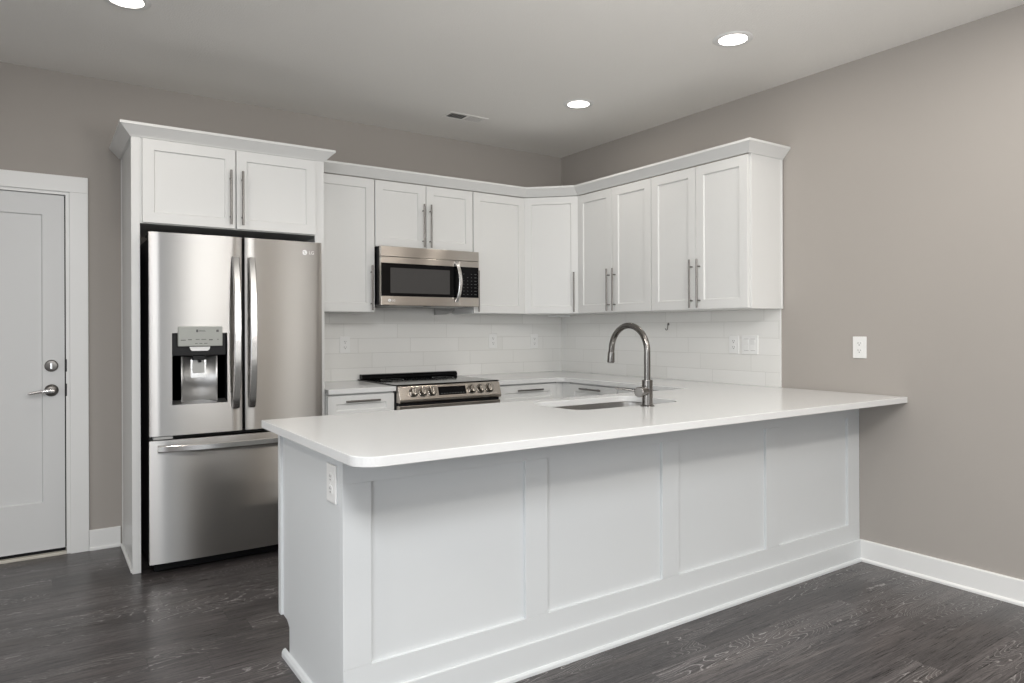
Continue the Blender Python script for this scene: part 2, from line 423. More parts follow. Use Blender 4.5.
# door, casing, hardware
bm = BM()
ST = 0.113
f = box(bm, DX0 + 0.003, DX1 - 0.006, 0.012, 0.052, 0.035, DZ - 0.003)
fr = [q for q in bm.faces if abs(q.normal.y + 1) < 1e-3 or (all(abs(v.co.y - 0.012) < 1e-6 for v in q.verts))]
bmesh.ops.recalc_face_normals(bm, faces=bm.faces[:])
bm.faces.ensure_lookup_table()
ff = [q for q in bm.faces if all(abs(v.co.y - 0.012) < 1e-6 for v in q.verts)][0]
# recessed panel: stiles 113 mm, bottom rail 265 mm
box_in = [(DX0 + ST, 0.301), (DX1 - ST + 0.004, 0.301), (DX1 - ST + 0.004, 1.914), (DX0 + ST, 1.914)]
bmesh.ops.delete(bm, geom=[ff], context='FACES')
outer = [v for v in bm.verts if abs(v.co.y - 0.012) < 1e-6]
def nearest(vs, x, z): return min(vs, key=lambda v: (v.co.x - x) ** 2 + (v.co.z - z) ** 2)
o4 = [nearest(outer, x, z) for x, z in ((DX0, 0), (DX1, 0), (DX1, 3), (DX0, 3))]
i4 = [bm.verts.new((x, 0.012, z)) for x, z in box_in]
d = 0.006
j4 = [bm.verts.new((x + sx * d, 0.022, z + sz * d)) for (x, z), (sx, sz) in zip(box_in, ((1, 1), (-1, 1), (-1, -1), (1, -1)))]
for k in range(4):
    l = (k + 1) % 4
    bm.faces.new((o4[k], o4[l], i4[l], i4[k])); bm.faces.new((i4[k], i4[l], j4[l], j4[k]))
bm.faces.new(j4)
bmesh.ops.recalc_face_normals(bm, faces=bm.faces[:])
door = struct('door_1', bm, 'door')
bm = BM(); cx, cz = -3.637, 1.066
RY = Matrix.Translation((cx, 0.012, cz)) @ Matrix.Rotation(PI / 2, 4, 'X')
lathe(bm, [(0.033, 0), (0.033, 0.006), (0.029, 0.012), (0.026, 0.014), (0.0, 0.014)], 32, RY)
db = obj('deadbolt_rosette', bm, 'nickel', door, True)
bm = BM(); box(bm, cx - 0.006, cx + 0.006, -0.022, -0.002, cz - 0.019, cz + 0.019, 0.003); obj('thumb_turn', bm, 'chrome', db)
bm = BM(); cz = 0.928
lathe(bm, [(0.034, 0), (0.034, 0.005), (0.030, 0.012), (0.022, 0.016), (0.013, 0.018), (0.012, 0.045), (0.0, 0.045)], 32, Matrix.Translation((cx, 0.012, cz)) @ Matrix.Rotation(PI / 2, 4, 'X'))
lr = obj('lever_rosette', bm, 'nickel', door, True)
bm = BM(); tube(bm, [(cx + 0.012, -0.036, cz), (cx - 0.01, -0.040, cz), (cx - 0.05, -0.041, cz - 0.003), (cx - 0.10, -0.036, cz - 0.012), (cx - 0.108, -0.033, cz - 0.013)], [0.010, 0.011, 0.0095, 0.0085, 0.006], 14)
obj('lever', bm, 'chrome', lr, True)
bm = BM()
CW = 0.090
CT = -0.018
box(bm, DX1 + 0.018, DX1 + 0.018 + CW, CT, 0, 0, 2.047, 0.002); box(bm, DX0 - 0.018 - CW, DX0 - 0.018, CT, 0, 0, 2.047, 0.002)
box(bm, DX0 - 0.018 - CW, DX1 + 0.018 + CW, CT, 0, 2.047, 2.137, 0.002)
struct('trim_1', bm, 'trim')
bm = BM()   # jamb with stop
for a, b_ in ((DX1, DX1 + 0.02), (DX0 - 0.02, DX0)): box(bm, a, b_, -0.004, 0.15, 0, DZ + 0.02)
box(bm, DX0, DX1, -0.004, 0.15, DZ, DZ + 0.02)
box(bm, DX1 - 0.012, DX1, 0.056, 0.09, 0.03, DZ); box(bm, DX0, DX0 + 0.012, 0.056, 0.09, 0.03, DZ); box(bm, DX0, DX1, 0.056, 0.09, DZ - 0.012, DZ)
struct('trim_2', bm, 'trim')
bm = BM(); box(bm, DX0, DX1, -0.012, 0.15, 0, 0.016, 0.003); struct('trim_3', bm, 'threshold')
bm = BM(); box(bm, DX0, DX1, 0.10, 0.15, 0.016, DZ); 
box(bm, DX1 - 0.014, DX1 - 0.0002, 0.0525, 0.0558, 0.03, DZ - 0.012); box(bm, DX0, DX1, 0.0525, 0.0558, DZ - 0.012, DZ - 0.0002); box(bm, DX0 + 0.003, DX1 - 0.005, 0.020, 0.050, 0.0165, 0.0345)
o = obj('door_seal', bm, 'black', door)
for z in (1.066, 0.928):
    bm = BM(); box(bm, DX1 - 0.002, DX1 + 0.004, -0.007, 0.03, z - 0.035, z + 0.035, 0.001); obj('strike_plate', bm, 'case', door)

# ------------------------------------------------------------ ceiling fixtures
def ceiling_light(x, y, label):
    t = thing('ceiling_light', label, 'ceiling light', (x, y, CEIL), 0, 'recessed ceiling lights')
    bm = BM(); lathe(bm, [(0.070, 0.0), (0.070, -0.004), (0.078, -0.006), (0.094, -0.004), (0.099, 0.0)], 48, cap=False); obj('trim_ring', bm, 'trim', t, True)
    bm = BM(); lathe(bm, [(0.0, -0.0035), (0.069, -0.0035), (0.0695, -0.001), (0, -0.001)], 48); obj('lens', bm, 'lamp', t)
    disc('recessed_lamp', (x, y, CEIL - 0.012), 2.6)
ceiling_light(-0.786, -2.40, 'round recessed ceiling light nearest the right wall, largest of the right pair')
ceiling_light(-0.790, -1.185, 'small round recessed ceiling light near the vent and the back corner')
ceiling_light(-3.37, -1.18, 'recessed ceiling light cut by the top edge, above the refrigerator side')
t = thing('ceiling_vent', 'white rectangular ceiling air vent with louvres, left of the small ceiling light', 'vent', (-1.257, -0.527, CEIL))
bm = BM()
for a in ((-0.152, 0.152, -0.068, -0.046), (-0.152, 0.152, 0.046, 0.068), (-0.152, -0.130, -0.046, 0.046), (0.130, 0.152, -0.046, 0.046), (-0.006, 0.006, -0.046, 0.046)):
    box(bm, a[0], a[1], a[2], a[3], -0.0035, 0.0, 0.001)
obj('frame', bm, 'ceiling', t)
bm = BM(); box(bm, -0.131, 0.131, -0.047, 0.047, -0.0008, 0.0); obj('backing', bm, 'black', t)
for k in range(12):
    x = -0.120 + k * 0.0218
    if abs(x) < 0.008: continue
    bm = BM(); s_ = 1 if x > 0 else -1
    prism(bm, [(x - 0.006 * s_, -0.0012), (x - 0.005 * s_, -0.0012), (x + 0.005 * s_, -0.0055), (x + 0.004 * s_, -0.0055)] if s_ > 0 else [(x + 0.003, -0.0012), (x + 0.0036, -0.0012), (x + 0.0038, -0.0028), (x + 0.0032, -0.0028)], 'y', -0.046, 0.046)
    obj('louvre', bm, 'ceiling', t)

# ------------------------------------------------------------ cabinets
def shaker(bm, x0, x1, z0, z1, y, th=0.02, fw=0.058, rec=0.009, bev=0.0012):
    """door slab, front face at y (towards -y)"""
    fs = box(bm, x0, x1, y, y + th, z0, z1)
    front = fs[2]
    bmesh.ops.recalc_face_normals(bm, faces=fs)
    r = bmesh.ops.inset_region(bm, faces=[front], thickness=fw, depth=0, use_even_offset=True)
    r2 = bmesh.ops.inset_region(bm, faces=[front], thickness=0.004, depth=-rec, use_even_offset=True)
    es = [e for e in bm.edges if all(abs(v.co.x - x0) < 1e-6 or abs(v.co.x - x1) < 1e-6 for v in e.verts) and all(abs(v.co.z - z0) < 1e-6 or abs(v.co.z - z1) < 1e-6 for v in e.verts) and all(abs(v.co.y - y) < 1e-6 for v in e.verts)]
    if bev: bmesh.ops.bevel(bm, geom=es, offset=bev, segments=2, affect='EDGES', profile=0.5)
def pull(parent, p, length, vertical, y, name='handle'):
    """bar pull centred at p=(x,z) on a face at y"""
    bm = BM(); x, z = p; so = 0.030; h = length / 2; q = h - 0.045
    if vertical:
        tube(bm, [(x, y - so, z - h), (x, y - so, z + h)], 0.006, 14)
        for s in (-q, q): tube(bm, [(x, y, z + s), (x, y - so, z + s)], 0.0045, 10)
    else:
        tube(bm, [(x - h, y - so, z), (x + h, y - so, z)], 0.006, 14)
        for s in (-q, q): tube(bm, [(x + s, y, z), (x + s, y - so, z)], 0.0045, 10)
    return obj(name, bm, 'nickel', parent, True)
def upper(label, loc, rotz, w_, dep, h, doors, fw=0.058):
    """doors: list of (x0,x1,handle_x). front of doors at local y = -dep"""
    t = thing('wall_cabinet', label, 'cabinet', loc, rotz, 'white wall cabinets')
    bm = BM(); box(bm, 0.0005, w_ - 0.0005, -dep + 0.0215, -0.009, 0.0, h, 0.001); obj('carcass', bm, 'cab', t)
    for x0, x1, hx in doors:
        bm = BM(); shaker(bm, x0, x1, 0.003, h - 0.007, -dep, fw=fw)
        dr = obj('door', bm, 'cab', t)
        pull(dr, (hx, 0.162), 0.30, True, -dep)
    return t
ZU, UH, D1 = 1.378, 0.892, 0.326
upper('tall single-door white wall cabinet between refrigerator and microwave', (-2.277, 0, ZU), 0, 0.438, D1, UH, [(0.003, 0.436, 0.436 - 0.026)])
ZM = 1.819
upper('short two-door white wall cabinet directly above the microwave', (-1.838, 0, ZM), 0, 0.763, D1, ZU + UH - ZM, [(0.0035, 0.3795, 0.355), (0.3845, 0.7595, 0.409)])
upper('single-door white wall cabinet just right of the microwave', (-1.074, 0, ZU), 0, 0.462, D1, UH, [(0.003, 0.462, 0.030)])
upper('two-door white wall cabinet on the right wall, nearer the corner', (0, -0.610, ZU), -PI / 2, 0.761, D1, UH, [(0.003, 0.378, 0.352), (0.3825, 0.759, 0.412)])
cD = upper('two-door white wall cabinet at the open end of the right wall run', (0, -1.372, ZU), -PI / 2, 0.765, D1, UH, [(0.003, 0.378, 0.352), (0.3825, 0.762, 0.412)])
bm = BM()   # applied end panel facing the camera (local +x)
box(bm, 0.7655, 0.7705, -D1 + 0.03, -0.009, 0.0, UH, 0.001); obj('end_panel', bm, 'cab', cD)
bm = BM(); box(bm, 0.7655, 0.7725, -D1 + 0.022, -D1 + 0.034, 0.0, UH, 0.001); obj('edge_strip', bm, 'cab', cD)
bm = BM(); box(bm, 0.7655, 0.7745, -0.022, -0.0095, 0.0, UH, 0.001); obj('scribe_strip', bm, 'cab', cD)
# diagonal corner cabinet
t = thing('corner_cabinet', 'diagonal single-door white wall cabinet in the room corner', 'cabinet', (0, 0, ZU), 0, 'white wall cabinets')
A, B = Vector((-0.6105, -0.3045)), Vector((-0.3045, -0.6085))
bm = BM(); prism(bm, [(-0.009, -0.009), (-0.6105, -0.009), tuple(A), tuple(B), (-0.009, -0.6085)], 'z', 0, UH); obj('carcass', bm, 'cab', t)
bm = BM(); wd = (B - A).length
shaker(bm, 0.012, wd - 0.012, 0.003, UH - 0.007, -0.0205, fw=0.052)
RT = Matrix.Translation((A.x, A.y, 0)) @ Matrix.Rotation(-PI / 4, 4, 'Z')
bm.transform(RT); dr = obj('door', bm, 'cab', t)
hb = pull(dr, (wd - 0.012 - 0.030, 0.162), 0.30, True, -0.0205); hb.data.transform(RT)
# crown over the wall cabinets
CP = [(-0.012, 0.0), (0.004, 0.0), (0.008, 0.006), (0.050, 0.050), (0.054, 0.052), (0.054, 0.066), (0.046, 0.068), (-0.012, 0.068)]
bm = BM(); sweep_profile(bm, [(-2.2755, -D1), (-0.612, -D1), (-D1, -0.611), (-D1, -2.140), (-0.002, -2.140)], [(a, z + ZU + UH + 0.001) for a, z in CP])
tag(obj('crown_molding', bm, 'cab'), 'white crown molding running along the tops of the wall cabinets', 'molding')

# refrigerator enclosure
PX0, PX1, QX0, QX1, PY = -3.298, -3.2575, -2.334, -2.278, -0.597
t = thing('refrigerator_cabinet', 'tall white cabinet surround with two doors above the refrigerator', 'cabinet', (-2.788, -0.3, 0))
bm = BM(); box(bm, PX0, PX1, PY, PY + 0.02, 0, 2.272, 0.0015); box(bm, PX0 + 0.010, PX0 + 0.026, PY + 0.02, -0.004, 0, 2.272); obj('side_panel', bm, 'cab', t, world=True)
bm = BM(); box(bm, QX0, QX1, PY, PY + 0.02, 0, 2.272, 0.0015); box(bm, QX1 - 0.022, QX1 - 0.003, PY + 0.02, -0.004, 0, 2.272); obj('side_panel', bm, 'cab', t, world=True)
bm = BM(); box(bm, PX0 + 0.005, PX0 + 0.0095, -0.016, -0.001, 0.0, 2.272, 0.002); obj('scribe_strip', bm, 'trim', t, world=True)
bm = BM(); box(bm, PX0 - 0.006, PX0 + 0.0095, PY + 0.021, -0.025, 0.0, 0.018, 0.004); obj('shoe_strip', bm, 'trim', t, world=True)
bm = BM(); box(bm, PX1 - 0.017, QX0 + 0.033, PY + 0.003, -0.004, 1.822, 2.272); obj('carcass', bm, 'cab', t, world=True)
for x0, x1, hx in ((-3.247, -2.7870, -2.815), (-2.7815, QX0 - 0.001, -2.753)):
    bm = BM(); shaker(bm, x0, x1, 1.826, 2.262, PY - 0.019, fw=0.054); bm.transform(Matrix.Translation(-t.location))
    dr = obj('door', bm, 'cab', t)
    h = pull(dr, (hx - t.location.x, 1.995), 0.30, True, PY - 0.019 - t.location.y)
bm = BM(); sweep_profile(bm, [(PX0, -0.002), (PX0, PY), (QX1, PY), (QX1, -D1 - 0.06)], [(a, z * 0.98 + 2.2685) for a, z in CP])
bmesh.ops.recalc_face_normals(bm, faces=bm.faces[:]); obj('crown_molding', bm, 'cab', t, world=True)

# base cabinets (front of doors at local y=-dep)
ZC0, ZC1 = 0.876, 0.906
def base_unit(label, loc, rotz, w_, dep, handle_z=0.829, drawer=True, xs=None):
    t = thing('base_cabinet', label, 'cabinet', loc, rotz, 'white base cabinets')
    bm = BM(); box(bm, 0.001, w_ - 0.001, -dep + 0.0205, -0.009, 0.10, ZC0 - 0.001); box(bm, 0.001, w_ - 0.001, -dep + 0.09, -0.05, 0.0, 0.10)
    obj('carcass', bm, 'cab', t)
    x0, x1 = xs or (0.004, w_ - 0.004)
    bm = BM(); shaker(bm, x0, x1, 0.720, 0.864, -dep, fw=0.052, rec=0.008)
    dr = obj('drawer_front', bm, 'cab', t); pull(dr, ((x0 + x1) / 2, handle_z), 0.22, False, -dep)
    bm = BM(); shaker(bm, x0, x1, 0.106, 0.714, -dep); dr = obj('door', bm, 'cab', t); pull(dr, (x1 - 0.03, 0.55), 0.30, True, -dep)
    return t
base_unit('white base cabinet with drawer between refrigerator and range', (-2.277, 0, 0), 0, 0.438, 0.630, xs=(0.006, 0.435))
base_unit('white base cabinet with drawer on the back wall right of the range', (-1.074, 0, 0), 0, 0.530, 0.630, xs=(0.020, 0.525))
base_unit('white base cabinet with drawer on the right wall near the corner', (0, -0.715, 0), -PI / 2, 0.510, 0.495, handle_z=0.838)
base_unit('white base cabinet on the right wall between corner drawer and peninsula', (0, -1.226, 0), -PI / 2, 0.612, 0.495)
t = thing('corner_base_cabinet', 'white blind corner base cabinet with filler strips under the back corner', 'cabinet', (0, 0, 0), 0, 'white base cabinets')
bm = BM(); prism(bm, [(-0.009, -0.009), (-0.543, -0.009), (-0.543, -0.622), (-0.487, -0.622), (-0.487, -0.714), (-0.009, -0.714)], 'z', 0.1, ZC0 - 0.001); obj('carcass', bm, 'cab', t)
bm = BM(); prism(bm, [(-0.02, -0.02), (-0.540, -0.02), (-0.540, -0.56), (-0.42, -0.56), (-0.42, -0.712), (-0.02, -0.712)], 'z', 0.0, 0.1); obj('toe_kick', bm, 'cab', t)

# ------------------------------------------------------------ peninsula
PXL, PYF, PYB = -2.969, -2.862, -1.850
BXL, BYF = -2.918, -2.606
t = thing('peninsula_base', 'white panelled peninsula base with four recessed panels facing the room', 'cabinet', (-1.46, -2.2, 0))
P = lambda name, bm, lab=None: obj(name, bm, 'pen', t, world=True, label=lab)
for a in ((-2.887, -1.86, 0.10, ZC0 - 0.001), (-0.98, -0.003, 0.10, ZC0 - 0.001), (-1.86, -0.98, 0.10, 0.60)):
    bm = BM(); box(bm, a[0], a[1], -2.5855, -1.931, a[2], a[3]); P('carcass', bm)
bm = BM(); box(bm, -2.887, -0.003, -2.5855, -2.02, 0, 0.0995); P('toe_kick', bm)
# end panel with toe notch
bm = BM()
pts = [(-2.440, 0.0), (-2.006, 0.0), (-2.006, 0.128), (-1.975, 0.146), (-1.905, 0.150), (-1.905, ZC0 - 0.001), (-2.440, ZC0 - 0.001)]
prism(bm, pts, 'x', BXL + 0.011, -2.888, 0.001); P('end_panel', bm)
bm = BM(); box(bm, BXL + 0.001, BXL + 0.030, -1.9285, -1.897, 0.150, ZC0 - 0.001, 0.001); P('edge_strip', bm)
bm = BM(); box(bm, BXL, -2.888, BYF + 0.0205, -2.4405, 0, ZC0 - 0.001, 0.0015); P('corner_post', bm)
def shoe(bm, pts2, h=0.030, wdt=0.015): sweep_profile(bm, pts2, [(0, 0), (wdt, 0), (wdt, h * 0.55), (wdt * 0.6, h * 0.9), (0, h)])
bm = BM(); shoe(bm, [(BXL + 0.011, -1.955), (BXL + 0.011, -2.4402)][::-1]); 
for v in bm.verts: v.co.x = 2 * (BXL + 0.011) - v.co.x
bmesh.ops.recalc_face_normals(bm, faces=bm.faces[:]); P('shoe_molding', bm)
bm = BM(); shoe(bm, [(BXL, -2.4402), (BXL, BYF - 0.003)], 0.034, 0.016); bmesh.ops.recalc_face_normals(bm, faces=bm.faces[:])
for v in bm.verts:
    if v.co.x > BXL: v.co.x = 2 * BXL - v.co.x
P('shoe_molding', bm)
stiles = [(BXL, -2.824), (-2.226, -2.124), (-1.518, -1.417), (-0.815, -0.714), (-0.112, -0.001)]
zt0, zb1 = 0.781, 0.203
for a, b_ in stiles:
    bm = BM(); box(bm, a, b_, BYF, BYF + 0.02, zb1, zt0, 0.0015); P('stile', bm)
for a, b_ in zip(stiles, stiles[1:]):
    bm = BM(); box(bm, a[1] - 0.004, b_[0] + 0.004, BYF + 0.013, BYF + 0.020, zb1 - 0.004, zt0 + 0.004); P('panel', bm)
bm = BM(); box(bm, BXL, -0.001, BYF, BYF + 0.02, zt0, ZC0 - 0.001, 0.0006); P('rail', bm)
bm = BM(); box(bm, BXL, -0.001, BYF, BYF + 0.02, 0.0, zb1, 0.0006); P('rail', bm)
bm = BM(); box(bm, BXL - 0.002, -0.0006, BYF - 0.012, BYF, 0.0, 0.115, 0.003); P('base_board', bm)
bm = BM(); sweep_profile(bm, [(-0.0006, BYF - 0.012), (BXL - 0.002, BYF - 0.012)][::-1], [(0, 0), (0.011, 0), (0.011, 0.010), (0.007, 0.017), (0, 0.018)]); P('shoe_molding', bm)
for k in range(4):   # kitchen-side doors
    x0 = -2.86 + k * 0.60
    if x0 > -0.9: break
    bm = BM(); shaker(bm, -(x0 + 0.59), -x0, 0.12, 0.862, 0.0); bm.transform(Matrix.Translation((0, -1.910, 0)) @ Matrix.Rotation(PI, 4, 'Z')); P('door', bm)

# quartz tops
def slab(name, outer, hole, z0, z1, mat, label, cat, rad=None):
    cu = bpy.data.curves.new(name, 'CURVE'); cu.dimensions = '2D'; cu.fill_mode = 'BOTH'
    bv = 0.002; cu.extrude = (z1 - z0) / 2 - bv; cu.bevel_depth = bv; cu.bevel_resolution = 2; cu.offset = -bv
    for ring in (outer, hole):
        if not ring: continue
        sp = cu.splines.new('POLY'); sp.points.add(len(ring) - 1); sp.use_cyclic_u = True
        for q, p_ in zip(sp.points, ring): q.co = (p_[0], p_[1], 0, 1)
    s = bpy.data.objects.new(name + '_src', cu); COL.objects.link(s)
    me = bpy.data.meshes.new_from_object(s.evaluated_get(bpy.context.evaluated_depsgraph_get())); bpy.data.objects.remove(s)
    me.transform(Matrix.Translation((0, 0, (z0 + z1) / 2))); me.name = name
    for q in me.polygons: q.use_smooth = False
    me.materials.clear(); me.materials.append(M[mat])
    o = bpy.data.objects.new(name, me); COL.objects.link(o); tag(o, label, cat); return o
def arc(cx, cy, r, a0, a1, n=10): return [(cx + r * math.cos(math.radians(a0 + (a1 - a0) * i / n)), cy + r * math.sin(math.radians(a0 + (a1 - a0) * i / n))) for i in range(n + 1)]
def rrect(x0, x1, y0, y1, r): return arc(x1 - r, y1 - r, r, 0, 90) + arc(x0 + r, y1 - r, r, 90, 180) + arc(x0 + r, y0 + r, r, 180, 270) + arc(x1 - r, y0 + r, r, 270, 360)
SX0, SX1, SY0, SY1 = -1.755, -1.085, -2.338, -1.955
rc = 0.05
outer = [(-0.0025, PYF), (-0.0025, -0.0025), (-1.0745, -0.0025), (-1.0745, -0.652)]
outer += arc(-0.515 - rc, -0.652 - rc, rc, 90, 0, 6) + [(-0.515, PYB)]
outer += [(PXL + 0.006, PYB), (PXL, PYB - 0.006)] + arc(PXL + 0.075, PYF + 0.075, 0.075, 180, 270)
slab('countertop', outer, rrect(SX0, SX1, SY0, SY1, 0.085), ZC0, ZC1, 'quartz', 'large white quartz countertop over the peninsula and right-hand cabinets', 'countertop')
slab('countertop', [(-2.274, -0.652), (-1.8385, -0.652), (-1.8385, -0.0025), (-2.274, -0.0025)], None, ZC0, ZC1, 'quartz', 'short white quartz countertop between refrigerator and range', 'countertop')

# backsplash
bm = BM(); box(bm, -2.2765, -0.0085, -0.0075, -0.0005, ZC1 + 0.0005, 1.420, 0.0)
tag(obj('tile_backsplash', bm, 'tile_back'), 'white tile backsplash on the back wall behind the range', 'backsplash')
bm = BM(); box(bm, -0.0075, -0.0005, -2.122, -0.0005, ZC1 + 0.0005, 1.3775, 0.0)
bs = obj('tile_backsplash', bm, 'tile_right'); tag(bs, 'white tile backsplash on the right wall behind the faucet', 'backsplash')
bm = BM(); box(bm, -0.0095, -0.0005, -2.128, -2.1222, ZC1 + 0.0005, 1.3775, 0.001); obj('edge_trim', bm, 'trim', bs)

# ------------------------------------------------------------ sink and faucet
t = thing('kitchen_sink', 'undermount stainless steel sink set in the peninsula countertop', 'sink', ((SX0 + SX1) / 2, (SY0 + SY1) / 2, 0.66))
bm = BM()
def ring(z, g, r): return [bm.verts.new((p_[0], p_[1], z)) for p_ in rrect(SX0 - g, SX1 + g, SY0 - g, SY1 + g, r)]
rs = [ring(0.8755, 0.022, 0.105), ring(0.8755, 0.004, 0.089), ring(0.872, 0.0, 0.085), ring(0.70, -0.012, 0.075), ring(0.675, -0.03, 0.06), ring(0.668, -0.06, 0.05)]
for a, b_ in zip(rs, rs[1:]):
    for i in range(len(a)):
        j = (i + 1) % len(a)
        try: bm.faces.new((a[i], a[j], b_[j], b_[i]))
        except ValueError: pass
bm.faces.new(rs[-1]); bmesh.ops.recalc_face_normals(bm, faces=bm.faces[:])
for f_ in bm.faces: f_.normal_flip()
obj('basin', bm, 'sink', t, True, world=True)
bm = BM(); lathe(bm, [(0.045, 0.669), (0.043, 0.672), (0.028, 0.6715), (0.026, 0.6695), (0, 0.6695)], 32, Matrix.Translation((-1.42, -2.1, 0))); obj('drain', bm, 'chrome', t, True, world=True)

FX, FY = -1.382, -2.384
t = thing('kitchen_faucet', 'brushed steel gooseneck pull-down faucet with side lever beside the sink', 'faucet', (FX, FY, ZC1))
bm = BM(); lathe(bm, [(0.033, 0.0), (0.033, 0.003), (0.029, 0.006), (0.0245, 0.007), (0.0245, 0.118), (0.0235, 0.121), (0.015, 0.121)], 32); obj('body', bm, 'faucet', t, True)
bm = BM(); R_ = 0.120; zc = 0.385 - R_ - 0.014
pts = [(0, 0, 0.119), (0, 0, 0.16), (0, 0, 0.2)]
pts += [(0, R_ - R_ * math.cos(a), zc + R_ * math.sin(a)) for a in [PI * i / 28 * 0.985 for i in range(29)]]
pts.append((0, 2 * R_ + 0.003, zc - 0.01))
tube(bm, pts, 0.0145, 20); obj('spout', bm, 'faucet', t, True)
bm = BM(); tube(bm, [(0, 2 * R_ + 0.002, zc - 0.008), (0, 2 * R_ + 0.003, zc - 0.012), (0, 2 * R_ + 0.006, zc - 0.055), (0, 2 * R_ + 0.0065, zc - 0.060)], [0.0155, 0.0165, 0.0185, 0.0165], 22); obj('spray_head', bm, 'faucet', t, True)
hz = 0.070; dv = Vector((-0.80, -0.28, 0)).normalized()
bm = BM(); tube(bm, [Vector((0, 0, hz)) + dv * 0.018, Vector((0, 0, hz)) + dv * 0.055, Vector((0, 0, hz)) + dv * 0.058, Vector((0, 0, hz)) + dv * 0.086, Vector((0, 0, hz)) + dv * 0.088], [0.0195, 0.0195, 0.0235, 0.0235, 0.021], 24); hv = obj('valve', bm, 'faucet', t, True)
bm = BM(); h0 = Vector((0, 0, hz + 0.004)) + dv * 0.072; sd = Vector((-0.62, 0.75, 0.10)).normalized()
tube(bm, [h0, h0 + sd * 0.05, h0 + sd * 0.115], [0.0052, 0.0046, 0.004], 10); obj('lever', bm, 'faucet', hv, True)

# ------------------------------------------------------------ outlets and switches (local front = -y)
def outlet(label, loc, rotz, group='duplex outlets', w_=0.075, h=0.118):
    t = thing('wall_outlet', label, 'outlet', loc, rotz, group)
    bm = BM(); box(bm, -w_ / 2, w_ / 2, -0.0065, 0, -h / 2, h / 2, 0.0025); obj('cover_plate', bm, 'plate', t)
    for s in (-1, 1):
        bm = BM(); z = s * 0.0195
        prism(bm, [(p_[0], p_[1] + z) for p_ in rrect(-0.0168, 0.0168, -0.0143, 0.0143, 0.010)], 'y', -0.0085, -0.006)
        r_ = obj('receptacle', bm, 'plate', t)
        bm = BM(); box(bm, -0.0078, -0.0052, -0.0089, -0.008, z + 0.000, z + 0.0085); box(bm, 0.0052, 0.0078, -0.0089, -0.008, z + 0.001, z + 0.0075)
        lathe(bm, [(0.003, 0), (0.003, 0.0009), (0, 0.0009)], 12, Matrix.Translation((0, -0.008, z - 0.0065)) @ Matrix.Rotation(PI / 2, 4, 'X')); obj('slots', bm, 'mark', r_)
    bm = BM(); lathe(bm, [(0.003, 0), (0.0026, 0.0012), (0, 0.0014)], 12, Matrix.Translation((0, -0.0065, 0)) @ Matrix.Rotation(PI / 2, 4, 'X')); obj('screw', bm, 'plate', t)
    return t
TB = -0.0076
outlet('white outlet on back tile left of the range, near the refrigerator', (-1.93, TB, 1.157), 0)
outlet('white outlet on back tile below the single-door cabinet right of microwave', (-0.706, TB, 1.170), 0)
outlet('white outlet on back tile close to the room corner', (-0.299, TB, 1.163), 0)
outlet('white outlet on right wall tile beside the double switch', (TB, -1.790, 1.159), -PI / 2)
outlet('white outlet on the bare greige right wall above the counter end', (-0.0005, -2.612, 1.156), -PI / 2)
outlet('white outlet on the end of the peninsula under the counter corner', (BXL - 0.0003, -2.519, 0.771), -PI / 2, w_=0.082, h=0.122)
t = thing('light_switch', 'white double switch plate on right wall tile near its open end', 'switch', (TB, -1.910, 1.159), -PI / 2)
bm = BM(); box(bm, -0.060, 0.060, -0.0065, 0, -0.06, 0.06, 0.0025); obj('cover_plate', bm, 'plate', t)
for s in (-0.024, 0.024):
    bm = BM(); prism(bm, [(-0.006, -0.033), (-0.0085, -0.033), (-0.0075, 0.0), (-0.0125, 0.033), (-0.006, 0.033)], 'x', s - 0.0165, s + 0.0165)
    obj('rocker', bm, 'plate', t)
    for zz in (-0.036, 0.036):
        bm = BM(); box(bm, s - 0.0165, s + 0.0165, -0.0068, -0.006, zz - 0.0012, zz + 0.0012); obj('gap', bm, 'grey', t)

# small hook on the tile, under-cabinet junction box
t = thing('wall_hook', 'tiny metal J-shaped hook on the right wall tile behind the faucet', 'hook', (TB, -1.225, 1.266))
bm = BM(); tube(bm, [(-0.001, 0, 0.028), (-0.008, 0, 0.026), (-0.009, 0, 0.0), (-0.011, 0, -0.010), (-0.018, 0.002, -0.014), (-0.025, 0.004, -0.009), (-0.026, 0.005, -0.002)], 0.0028, 10); obj('prong', bm, 'nickel', t, True)
bm = BM(); lathe(bm, [(0.009, 0), (0.009, 0.002), (0.006, 0.003), (0, 0.003)], 20, Matrix.Translation((0, 0, 0.028)) @ Matrix.Rotation(-PI / 2, 4, 'Y')); obj('rosette', bm, 'nickel', t, True)
t = thing('under_cabinet_box', 'small pale box fixed under the diagonal corner wall cabinet', 'junction box', (-0.06, -0.06, ZU))
bm = BM(); box(bm, -0.09, 0.09, -0.03, 0.03, -0.016, -0.0005, 0.002); bm.transform(Matrix.Rotation(-PI / 4, 4, 'Z')); bm.transform(Matrix.Translation((-0.06, -0.06, 0))); obj('housing', bm, 'cab', t)
bm = BM(); lathe(bm, [(0.007, -0.019), (0.009, -0.0158)], 14, Matrix.Translation((-0.06, -0.06, 0))); obj('knockout', bm, 'grey', t, True)

